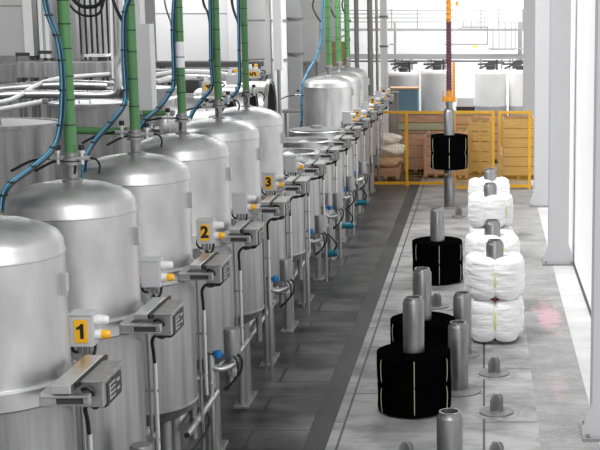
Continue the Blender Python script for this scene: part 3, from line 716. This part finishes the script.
def vat(px0, px1, ytop, Y, label, base=False, m='vat', group='white vats behind the fence'):
    a = at(px0, ytop, Y); b = at(px1, ytop, Y); r = (b.x - a.x) / 2; z = a.z
    t = thing('storage_vat', label, 'vat', (a.x + r, Y, 0), group)
    MB().lathe([(r, 0.0), (r, z - 0.12), (r * 0.97, z - 0.04), (r * 0.88, z), (0, z + 0.01)], 40).build('vat_shell', M[m], t)
    if base: MB().lathe([(r * 1.02, 0.0), (r * 1.02, base), (r, base)], 40, caps=(True, False)).build('vat_band', M['vat_grey'], t)
    MB().cyl((0, 0, z), (0, 0, z + 0.12), 0.13).cyl((r * 0.4, -0.1, z), (r * 0.4, -0.1, z + 0.3), 0.03).cyl((r * 0.4, -0.1, z + 0.26), (-r * 0.5, -0.1, z + 0.26), 0.025).build('lid_fittings', M['dark'], t)
vat(388, 419, 72, 38, 'grey-topped vat behind the blue bin', m='vat')
vat(421, 453, 70, 38, 'white vat left of the hanging hoist')
vat(474.5, 506.5, 70, 38, 'white vat with grey lower band, right of the hoist', base=1.15)
vat(509, 531, 70, 38, 'white vat partly hidden by the grey columns', base=1.15)
a = at(391, 88, 36.5); b = at(418, 88, 36.5)
t = thing('blue_bin', 'pale blue bin standing in front of the leftmost vat', 'bin', ((a.x + b.x) / 2, 36.5, 0)); w = b.x - a.x
MB().box(-w / 2, w / 2, -0.05, 0.5, 0.0, a.z - 0.04).build('bin_body', M['bluebin'], t, bevel=0.02)
MB().box(-w / 2 - 0.03, w / 2 + 0.03, -0.08, 0.53, a.z - 0.04, a.z + 0.01).build('rim', M['sack_tan'], t)
a = at(389, 93, 32.5); b = at(397.5, 93, 32.5)
t = thing('grey_cabinet', 'small dark grey cabinet beside the white post behind the fence', 'cabinet', ((a.x + b.x) / 2, 32.5, 0)); w = b.x - a.x
MB().box(-w / 2, w / 2, 0, 0.3, 0, a.z).build('cabinet_body', M['beam'], t); MB().box(-w / 2 - .02, w / 2 + .02, -0.02, 0.32, a.z, a.z + 0.03).build('cabinet_top', M['board_green'], t)
MB().box(-w / 2 + .03, w / 2 - .03, -0.01, 0, 0.3, a.z - 0.05).build('cabinet_door', M['steel_dark'], t)
a = at(457, 106, 36); b = at(474, 106, 36)
t = thing('white_case', 'white case with dark lower half, right of the hoist', 'box', ((a.x + b.x) / 2, 36, 0)); w = b.x - a.x
MB().box(-w / 2, w / 2, 0, 0.4, a.z - 0.02, at(457, 98, 36).z).build('case_top', M['white_paint'], t)
MB().box(-w / 2 - .02, w / 2 + .02, -.02, 0.42, 0, a.z - 0.02).build('case_base', M['dark'], t)

# ------------------------------------------------------------------ mezzanine with railing at the back
def zat(py, Y): return at(450, py, Y).z
Y0 = 41.0
xa = at(340, 50, Y0).x; xb = 1.38
t = thing('mezzanine', 'grey steel walkway beams crossing the back wall', 'walkway', ((xa + xb) / 2, Y0, 0)); L = (xb - xa) / 2
MB().box(-L, L, -0.1, 0.1, zat(57.5, Y0), zat(54, Y0)).box(-L, L, -0.14, 0.14, zat(59, Y0), zat(57.5, Y0)).box(-L, L, 0.0, 0.1, zat(62, Y0), zat(60.5, Y0)).build('lower_beam', M['beam'], t)
MB().box(-L, L, -0.05, 0.05, zat(31, Y0), zat(28.5, Y0)).build('upper_beam', M['beam'], t)
for px in (520, 526, 340, 395):
    x = at(px, 50, Y0).x - (xa + xb) / 2
    MB().box(x - (0.07 if px > 500 else 0.03), x + (0.07 if px > 500 else 0.03), -0.06, 0.06, 0, zat(22, Y0)).build('post', M['beam'], t)
for px0, px1, py in ((390, 396, 44), (445, 488, 44), (488, 525, 48.5), (490, 515, 49)):
    a = at(px0, py, Y0); b = at(px1, py, Y0)
    MB().cyl((a.x - (xa + xb) / 2, -0.2, a.z), (b.x - (xa + xb) / 2, -0.2, a.z), 0.022, n=8).build('cross_bar', M['beam'], t)
for px, y0, y1 in ((396, 29, 44), (487.5, 26, 44), (493, 28, 48), (499, 22, 48), (505, 22, 48), (511, 22, 48), (515, 22, 49)):
    a = at(px, y0, Y0); b = at(px, y1, Y0)
    MB().cyl((a.x - (xa + xb) / 2, -0.2, a.z), (b.x - (xa + xb) / 2, -0.2, b.z), 0.02, n=8).build('hanger', M['beam'], t)
t = thing('railing', 'thin grey guard railing high on the back walkway', 'railing', ((xa + xb) / 2, Y0 + 0.3, 0))
for py in (10.5, 14, 18, 22):
    z = zat(py, Y0); MB().cyl((-L, 0, z), (L, 0, z), 0.014, n=8).build('rail', M['beam'], t)
for px in (345, 391, 417, 481, 499, 523):
    x = at(px, 20, Y0).x - (xa + xb) / 2
    MB().cyl((x, 0, zat(29, Y0)), (x, 0, zat(9, Y0)), 0.02, n=8).build('baluster', M['beam'], t)
t = thing('sample_table', 'small grey shelf with legs on the walkway right of the hoist', 'shelf', at(475, 27, Y0 - 0.3))
MB().box(-0.42, 0.38, -0.1, 0.1, -0.03, 0.02).build('shelf_top', M['steel_dark'], t)
for x in (-0.35, -0.1, 0.1, 0.3): MB().cyl((x, 0, 0), (x, 0, 0.18 if x < 0.3 else 0.3), 0.015, n=6).build('rod', M['steel_dark'], t)
MB().tube([(-0.42, 0, -0.02), (-0.6, 0, -0.08), (-0.68, 0, -0.12)], 0.015, 6).build('arm', M['steel_dark'], t)
o = MB().box(-0.1, 0.1, -0.01, 0.01, -0.035, 0.035).build('sign', M['sign'], loc=at(475, 46.5, Y0 - 0.35)); tag(o, 'small yellow-green sign hanging under the walkway, right of the hoist', 'sign')
for k, (px, l) in enumerate(((404, 'dark pipework tangle above the leftmost vat'), (437, 'dark pipework tangle above the vat left of the hoist'), (491, 'dark pipework tangle above the vat right of the hoist'), (516, 'dark pipework tangle above the rightmost vat'))):
    t = thing('pipe_manifold', l, 'pipework', at(px, 66, 39.5), 'pipework over the white vats')
    rnd = random.Random(k)
    MB().cyl((-0.4, 0, 0.05), (0.4, 0, 0.1), 0.03).cyl((-0.35, 0, -0.08), (0.1, 0, 0.12), 0.03).box(-0.1, 0.14, -0.05, 0.05, -0.08, 0.12).build('pipes', M['dark'], t)
    for i in range(4):
        x = rnd.uniform(-0.35, 0.35)
        MB().cyl((x, 0, -0.12), (x, 0, 0.2), 0.022).build('riser', M['steel_dark'], t)

# vertical service pipes at the far end of the row
def vpost(px0, px1, ybot, Y, label, m='col', nm='service_pipe', z1=6.5, square=False, grp=None):
    a = at(px0, ybot, Y); b = at(px1, ybot, Y); r = (b.x - a.x) / 2
    t = thing(nm, label, 'pipe' if 'pipe' in nm else 'post', (a.x + r, Y, 0), grp)
    if square: MB().box(-r, r, -r, r, 0, z1).build('shaft', M[m], t)
    else: MB().cyl((0, 0, 0.02), (0, 0, z1), r, n=24).build('shaft', M[m], t)
    MB().box(-r * 1.5, r * 1.5, -r * 1.5, r * 1.5, 0, 0.02).build('foot', M['beam'], t)
    for z in (3.0, 3.7):
        MB().lathe([(r * 1.12 * (1.25 if square else 1), z), (r * 1.12 * (1.25 if square else 1), z + 0.05)], 16).build('collar', M['beam'], t)
vpost(355.5, 360, 110, 29.5, 'thin grey pipe left of the pair of far service pipes', 'beam', grp='service pipes at the far end')
vpost(368.5, 373.8, 110, 29.5, 'grey service pipe left of the thin dark one', 'beam', grp='service pipes at the far end')
vpost(376.5, 379.2, 110, 29.6, 'thin dark service pipe beside the white post', 'steel_dark', grp='service pipes at the far end')
vpost(381.5, 388, 110, 32.0, 'white square post at the left end of the yellow fence', 'white_paint', 'square_post', square=True)
vpost(273.5, 288.5, 110, 24.0, 'thick round white column left of tall vessel 6', 'white_paint', 'round_column')
vpost(290.5, 303, 120, 27.0, 'grey square column right of the thick round white column', 'col', 'square_post', square=True)
for px, l in ((332, 'left brown-gold panel between the far green pipes'), (345, 'right brown-gold panel between the far green pipes')):
    p = at(px, 50, 27)
    t = thing('hanging_filter', l, 'panel', p, 'brown-gold panels between the far green pipes')
    MB().box(-0.10, 0.10, -0.05, 0.05, -0.32, 0.17).build('panel_body', M['gold'], t, bevel=0.01)
    MB().tube([(-0.09, 0, 0.17), (-0.09, 0, 0.24), (0, 0, 0.29), (0.09, 0, 0.24), (0.09, 0, 0.17)], 0.02, 8).build('top_loop', M['steel_dark'], t)
for i, (px, l) in enumerate(((318, 'black cable loop at the green pipe over vessel 6'), (335, 'black cable loop between the far green pipes'), (347, 'black cable loop at the farthest green pipe'))):
    t = thing('cable_loop', l, 'cable', at(px, 0, 24 + i), 'cable loops at the far green pipes')
    MB().tube([(-0.05, 0, 1.2), (-0.05, 0, 0.6), (-0.05, 0, 0.3), (-0.05, 0, 0.1), (-0.1, 0, -0.1), (-0.03, 0, -0.28), (0.07, 0, -0.42)], 0.015, 8).build('cable', M['rubber'], t)
    MB().box(-0.16, 0.02, 0.0, 0.1, 0.0, 0.1).build('clamp', M['steel_bright'], t)

# ------------------------------------------------------------------ left background
def bvat(px, Y, r, z, label):
    X = at(px, 120, Y).x
    t = thing('round_vat', label, 'vat', (X, Y, 0), 'round steel vats behind the vessels')
    MB().lathe([(r, 0), (r, z - 0.03), (r + 0.025, z - 0.03), (r + 0.025, z), (r - 0.02, z), (r - 0.02, z - 0.015)], 56, caps=(True, False)).build('vat_shell', M['steel_body'], t)
    MB().lathe([(r - 0.02, z - 0.015), (r * 0.5, z + 0.012), (0, z + 0.02)], 56, caps=(False, False)).build('vat_cover', M['white_paint'], t)
    MB().tube([(-0.05, -r * 0.7, z), (-0.05, -r * 0.7, z + 0.05), (0.07, -r * 0.7, z + 0.05), (0.07, -r * 0.7, z)], 0.008, 6, 1).build('cover_handle', M['steel_dark'], t)
bvat(6, 12.0, 0.47, 2.95, 'round steel vat with a white cover at the left edge behind vessel 1')
bvat(93, 15.0, 0.45, 2.92, 'round steel vat behind the nearest and second green pipes')
bvat(146, 18.0, 0.48, 2.90, 'round steel vat behind the white square duct')
bvat(196, 21.0, 0.48, 2.90, 'farthest round steel vat behind the green pipe of vessel 3')

a = at(134, 110, 13.8); b = at(155, 110, 13.8)
t = thing('white_duct', 'white square duct between the second and third green pipes', 'duct', ((a.x + b.x) / 2, 13.8, 0)); w = (b.x - a.x) / 2
MB().box(-w, w, -0.1, 0.1, a.z, at(134, 24, 13.8).z).build('duct_body', M['white_paint'], t)
MB().box(-w, w * 0.15, -0.08, 0.12, at(134, 24, 13.8).z, 6).build('duct_top', M['white_paint'], t)
MB().box(-0.04, 0.04, -0.04, 0.04, 0, a.z).build('support', M['beam'], t)
a = at(265, 73, 20.5); b = at(274.5, 73, 20.5)
t = thing('white_panel_post', 'tall bright white flat post above the open lid of vessel 5', 'post', ((a.x + b.x) / 2, 21.4, 0)); w = (b.x - a.x) / 2
MB().box(-w, w, -0.06, 0.06, a.z, 6.5).build('post_body', M['white_paint'], t, bevel=0.02)
MB().cyl((0, 0, 0), (0, 0, a.z), 0.03).build('stem', M['steel_dark'], t)

# grey wall unit (large ducted cabinet) behind vessels 3 and following
def slab(px0, px1, py0, py1, Y, d, name, label, m, cat, parts=None, group=None):
    a = at(px0, py1, Y); b = at(px1, py0, Y)
    t = thing(name, label, cat, ((a.x + b.x) / 2, Y, a.z), group)
    w = (b.x - a.x) / 2; h = b.z - a.z
    MB().box(-w, w, 0, d, 0, h).build('body', M[m], t, bevel=0.006)
    if parts: parts(t, w, h, d)
    if a.z > 0.3:
        for x in (-w + 0.02, w - 0.06):
            MB().box(x, x + 0.04, d * 0.4, d * 0.4 + 0.04, -a.z, 0).build('support_leg', M['beam'], t)
    return t
def ribs(n, m, depth=0.06, frac=0.55):
    def f(t, w, h, d):
        for i in range(n):
            x = -w + (i + 0.5) * 2 * w / n; q = w / n * frac
            MB().box(x - q, x + q, -depth, 0, 0.0, h).build('rib', M[m], t)
    return f
def joints(t, w, h, d):
    MB().box(-w, w, -0.01, 0, h * 0.52, h * 0.53).build('seam', M['beam'], t)
slab(157, 226, -30, 61, 24.0, 0.8, 'grey_cabinet', 'large plain grey cabinet behind the white-banded green pipe', 'wall_grey', 'cabinet', joints)
slab(229, 240, -30, 72, 23.6, 0.5, 'grey_upright', 'pale grey upright between the green pipes of the last two shut vessels', 'col', 'post')
slab(242, 264, -30, 75, 24.5, 0.5, 'grey_cabinet', 'grey cabinet left of the bright white post', 'wall_grey', 'cabinet', joints)
slab(289, 316, 20, 62, 29.0, 0.5, 'grey_cabinet', 'grey cabinet right of the thick round white column', 'wall_grey', 'cabinet')
slab(156, 260, 62, 67, 23.0, 0.4, 'dark_beam', 'dark machine beam under the large grey cabinet', 'dark', 'beam')
slab(150, 250, 70, 79, 22.3, 0.4, 'dark_beam', 'lower dark machine beam behind the vats', 'beam', 'beam')
slab(-60, 24, -40, 56, 21.0, 0.8, 'grey_cabinet', 'grey cabinet at the top left corner', 'wall_grey', 'cabinet', joints)
slab(25, 29, -40, 56, 20.6, 0.3, 'white_upright', 'thin white upright next to the top left cabinet', 'white_paint', 'post')
slab(30, 40, -40, 60, 20.9, 0.4, 'ribbed_upright', 'grey ribbed uprights right of the thin white upright', 'wall_grey', 'post', ribs(3, 'steel_body'))
slab(40, 47, -40, 58, 20.5, 0.3, 'white_upright', 'wide white upright left of the blue hose bundle', 'col', 'post', ribs(2, 'white_paint', 0.04))
slab(47, 76, -40, 60, 21.2, 0.5, 'grey_cabinet', 'grey cabinet behind the nearest green pipe', 'wall_grey', 'cabinet')
slab(78, 112, -40, 54, 20.8, 0.6, 'ribbed_radiator', 'tall ribbed grey radiator between the two nearest green pipes', 'beam', 'radiator', ribs(7, 'steel_body', 0.1, 0.6))
slab(84, 106, 54.5, 57, 20.3, 0.4, 'white_ledge', 'small white ledge below the ribbed radiator', 'white_paint', 'ledge')
slab(98, 112, 56, 72, 20.6, 0.3, 'dark_box', 'dark box with bluish tint below the ribbed radiator', 'beam', 'box')
slab(16, 112, 62, 78, 20.0, 0.5, 'steel_trough', 'long grey steel trough crossing behind the nearest green pipe', 'steel_body', 'trough')
slab(-40, 16, 64, 82, 20.2, 0.5, 'steel_trough', 'grey steel trough at the left edge under the cabinet', 'steel_body', 'trough')
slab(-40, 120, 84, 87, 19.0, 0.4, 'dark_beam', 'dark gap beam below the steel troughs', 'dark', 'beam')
for px, y in ((22, 54), (44, 52)):
    p = at(px, y, 20.0)
    t = thing('cabinet_handle', 'small dark bracket low on the ' + ('thin white' if px == 22 else 'wide white') + ' upright at the top left', 'bracket', p)
    MB().box(-0.1, 0.1, 0, 0.05, -0.03, 0.02).build('bracket', M['dark'], t)

def ppipe(pts, r, name, label, m, cat='pipe', group=None, parts=True):
    P = [at(*p) for p in pts]
    if cat in ('cable', 'rod'):
        if pts[-1][1] < 0: P = P + up(P[-1])[::-1]
        P = up(P[0]) + P
    o = P[0]
    t = thing(name, label, cat, o, group)
    if cat == 'pipe' and 'green' not in name:
        for q in (P[0], P[len(P) // 2 - 1]): MB().cyl(q - o, Vector((q.x - o.x, 0.0 + q.y - o.y, -o.z)), 0.015, n=6).build('support_rod', M['beam'], t)
    MB().tube([p - o for p in P], r, 14, 6).build('pipe', M[m], t)
    for q in (P[0], P[-1]):
        MB().lathe([(0, -r * 1.2), (r * 1.2, -r * 0.6), (r * 1.2, r * 0.6), (0, r * 1.2)], 12, Matrix.Translation(q - o)).build('end_cap', M['steel_dark'], t)
ppipe([(-20, 96, 17.5), (40, 94, 17.5), (95, 95, 17.5), (112, 94, 17.5), (117, 90, 17.5), (118, 80, 17.5), (117, 66, 17.5), (121, 52, 17.5), (121, 20, 17.5), (119, -20, 17.5)], 0.055, 'steel_pipe', 'pale elbowed pipe rising left of the second green pipe', 'steel_bright')
ppipe([(-20, 91, 18.6), (60, 85, 18.6), (112, 86, 18.6)], 0.07, 'steel_pipe', 'horizontal steel pipe behind the elbowed pipe', 'steel')
ppipe([(-20, 102, 16.8), (10, 100, 16.8), (50, 80, 19), (110, 74, 20.0)], 0.03, 'steel_pipe', 'thin white diagonal pipe at the left under the troughs', 'white_paint')
ppipe([(-20, 113, 14.5), (20, 106, 14.5), (45, 101, 14.5)], 0.03, 'steel_pipe', 'thin white sloping bar above the left edge vat', 'white_paint')
ppipe([(155, 75, 20), (180, 72, 20), (215, 73, 20), (245, 78, 20)], 0.035, 'steel_pipe', 'thin white curved pipe behind the white-banded green pipe', 'white_paint')
ppipe([(156, 82, 19.2), (180, 78, 19.2), (200, 78, 19.2)], 0.045, 'steel_pipe', 'pale pipe beneath the thin white curved pipe', 'white_paint')
ppipe([(73, 130, 10.3), (100, 131, 10.3), (130, 131, 10.3)], 0.03, 'green_crossing_pipe', 'horizontal green pipe joining the two nearest green pipes', 'green')
ppipe([(141, 113, 11.8), (155, 113, 11.8), (172, 113, 11.8)], 0.025, 'green_crossing_pipe', 'short horizontal green pipe by the foot of the white duct', 'green')
ppipe([(110.5, -15, 16.5), (111.5, 20, 16.5), (113, 79, 16.5)], 0.014, 'white_rod', 'thin white rod left of the second green pipe', 'white_paint', 'rod')
ppipe([(66, -12, 11), (78, 4, 11), (90, 7, 11), (100, 3, 11), (106, -12, 11)], 0.016, 'black_cable', 'upper black cable loop between the two nearest green pipes', 'rubber', 'cable')
ppipe([(68, 2, 10.8), (78, 13, 10.8), (90, 16, 10.8), (100, 12, 10.8), (105, -6, 10.8)], 0.010, 'black_cable', 'lower thin black cable loop between the two nearest green pipes', 'rubber', 'cable')
ppipe([(110, -10, 9.9), (116, 8, 9.9), (124, 24, 9.85)], 0.012, 'black_cable', 'short black cable joining the green pipe of vessel 2', 'rubber', 'cable')
ppipe([(163, -10, 12), (166, 8, 12), (172, 28, 11.5), (174, 60, 11.45)], 0.008, 'black_cable', 'thin grey cable joining the white-banded green pipe', 'steel_dark', 'cable')
ppipe([(202, -8, 13.2), (204, 5, 13.2), (209, 18, 13.05), (213, 60, 13.0)], 0.012, 'black_cable', 'black cable joining the green pipe of vessel 3', 'rubber', 'cable')
ppipe([(231, -8, 14.7), (233, 8, 14.7), (238, 22, 14.5)], 0.014, 'black_cable', 'black cable joining the green pipe of the last shut vessel', 'rubber', 'cable')
ppipe([(245, 60, 20), (250, 59.5, 20), (264, 59, 20)], 0.012, 'grey_bar', 'thin grey bar left of the bright white post', 'beam', 'bar')
slab(282, 303, 110, 113, 23.5, 0.3, 'grey_shelf', 'narrow grey shelf beside the foot of the thick white column', 'steel_dark', 'shelf')
slab(283, 302, 113, 145, 24.5, 0.3, 'pale_panel', 'pale grey panel below the narrow shelf', 'col', 'panel')
a = at(150, 100, 19.5)
slab(152, 172, 82, 108, 19.2, 0.4, 'dark_rack', 'dark machine rack right of the white duct', 'dark', 'machine', ribs(2, 'beam', 0.05, 0.3))
slab(186, 199, 80, 100, 18.6, 0.4, 'dark_rack', 'dark machine box right of the white-banded pipe', 'dark', 'machine')

# ------------------------------------------------------------------ light
w = bpy.data.worlds.new('world'); SC.world = w; w.use_nodes = True
bg = w.node_tree.nodes['Background']; bg.inputs[0].default_value = (1, 1, 1, 1); bg.inputs[1].default_value = 0.38
struct('left_ceiling_blocker', MB().box(-13, -3.4, 1, 47, 7.5, 7.6), M['wall_grey'])  # unseen partial ceiling, added over the left only to cut ambient light
sd = bpy.data.lights.new('sun', 'SUN'); sd.energy = 2.6; sd.angle = radians(22)
so = bpy.data.objects.new('sun', sd); COL.objects.link(so)
so.rotation_euler = Vector((0.42, 0.30, -0.9)).to_track_quat('-Z', 'Y').to_euler()
def area(loc, target, sx, sy, e):
    ld = bpy.data.lights.new('added_fill', 'AREA'); ld.shape = 'RECTANGLE'; ld.size = sx; ld.size_y = sy; ld.energy = e
    lo = bpy.data.objects.new('added_fill', ld); COL.objects.link(lo); lo.location = loc
    lo.rotation_euler = (Vector(target) - Vector(loc)).to_track_quat('-Z', 'Y').to_euler()
area((-2, 38, 7.5), (-1, 44, 2.5), 6, 3, 700)  # added fill brightening the back wall, no fixture known
area((-0.2, 22, 7.0), (1.2, 22, 1.0), 1.5, 16, 560)  # added overhead fill for the right wall and aisle floor
area((-7, 14, 7.2), (-6, 22, 3.0), 4, 4, 260)  # added fill lifting the dim cabinets at the upper left
area((0.3, 3, 7.0), (0.9, 17, 1.5), 1.6, 3, 160)  # added fill near the camera for front faces on the right

# ------------------------------------------------------------------ camera
cd = bpy.data.cameras.new('camera'); cam = bpy.data.objects.new('camera', cd); COL.objects.link(cam)
cam.location = (0, 0, CAMZ); cam.rotation_euler = (pi / 2 - TH, 0, 0)
cd.sensor_fit = 'HORIZONTAL'; cd.sensor_width = 36; cd.lens = F / 600 * 36; cd.shift_x = (300 - CX) / 600
cd.clip_end = 200
SC.camera = cam
SC.view_settings.view_transform = 'Standard'; SC.view_settings.look = 'None'; SC.view_settings.gamma = 1; SC.view_settings.use_curve_mapping = False
SC.view_settings.exposure = 0.42
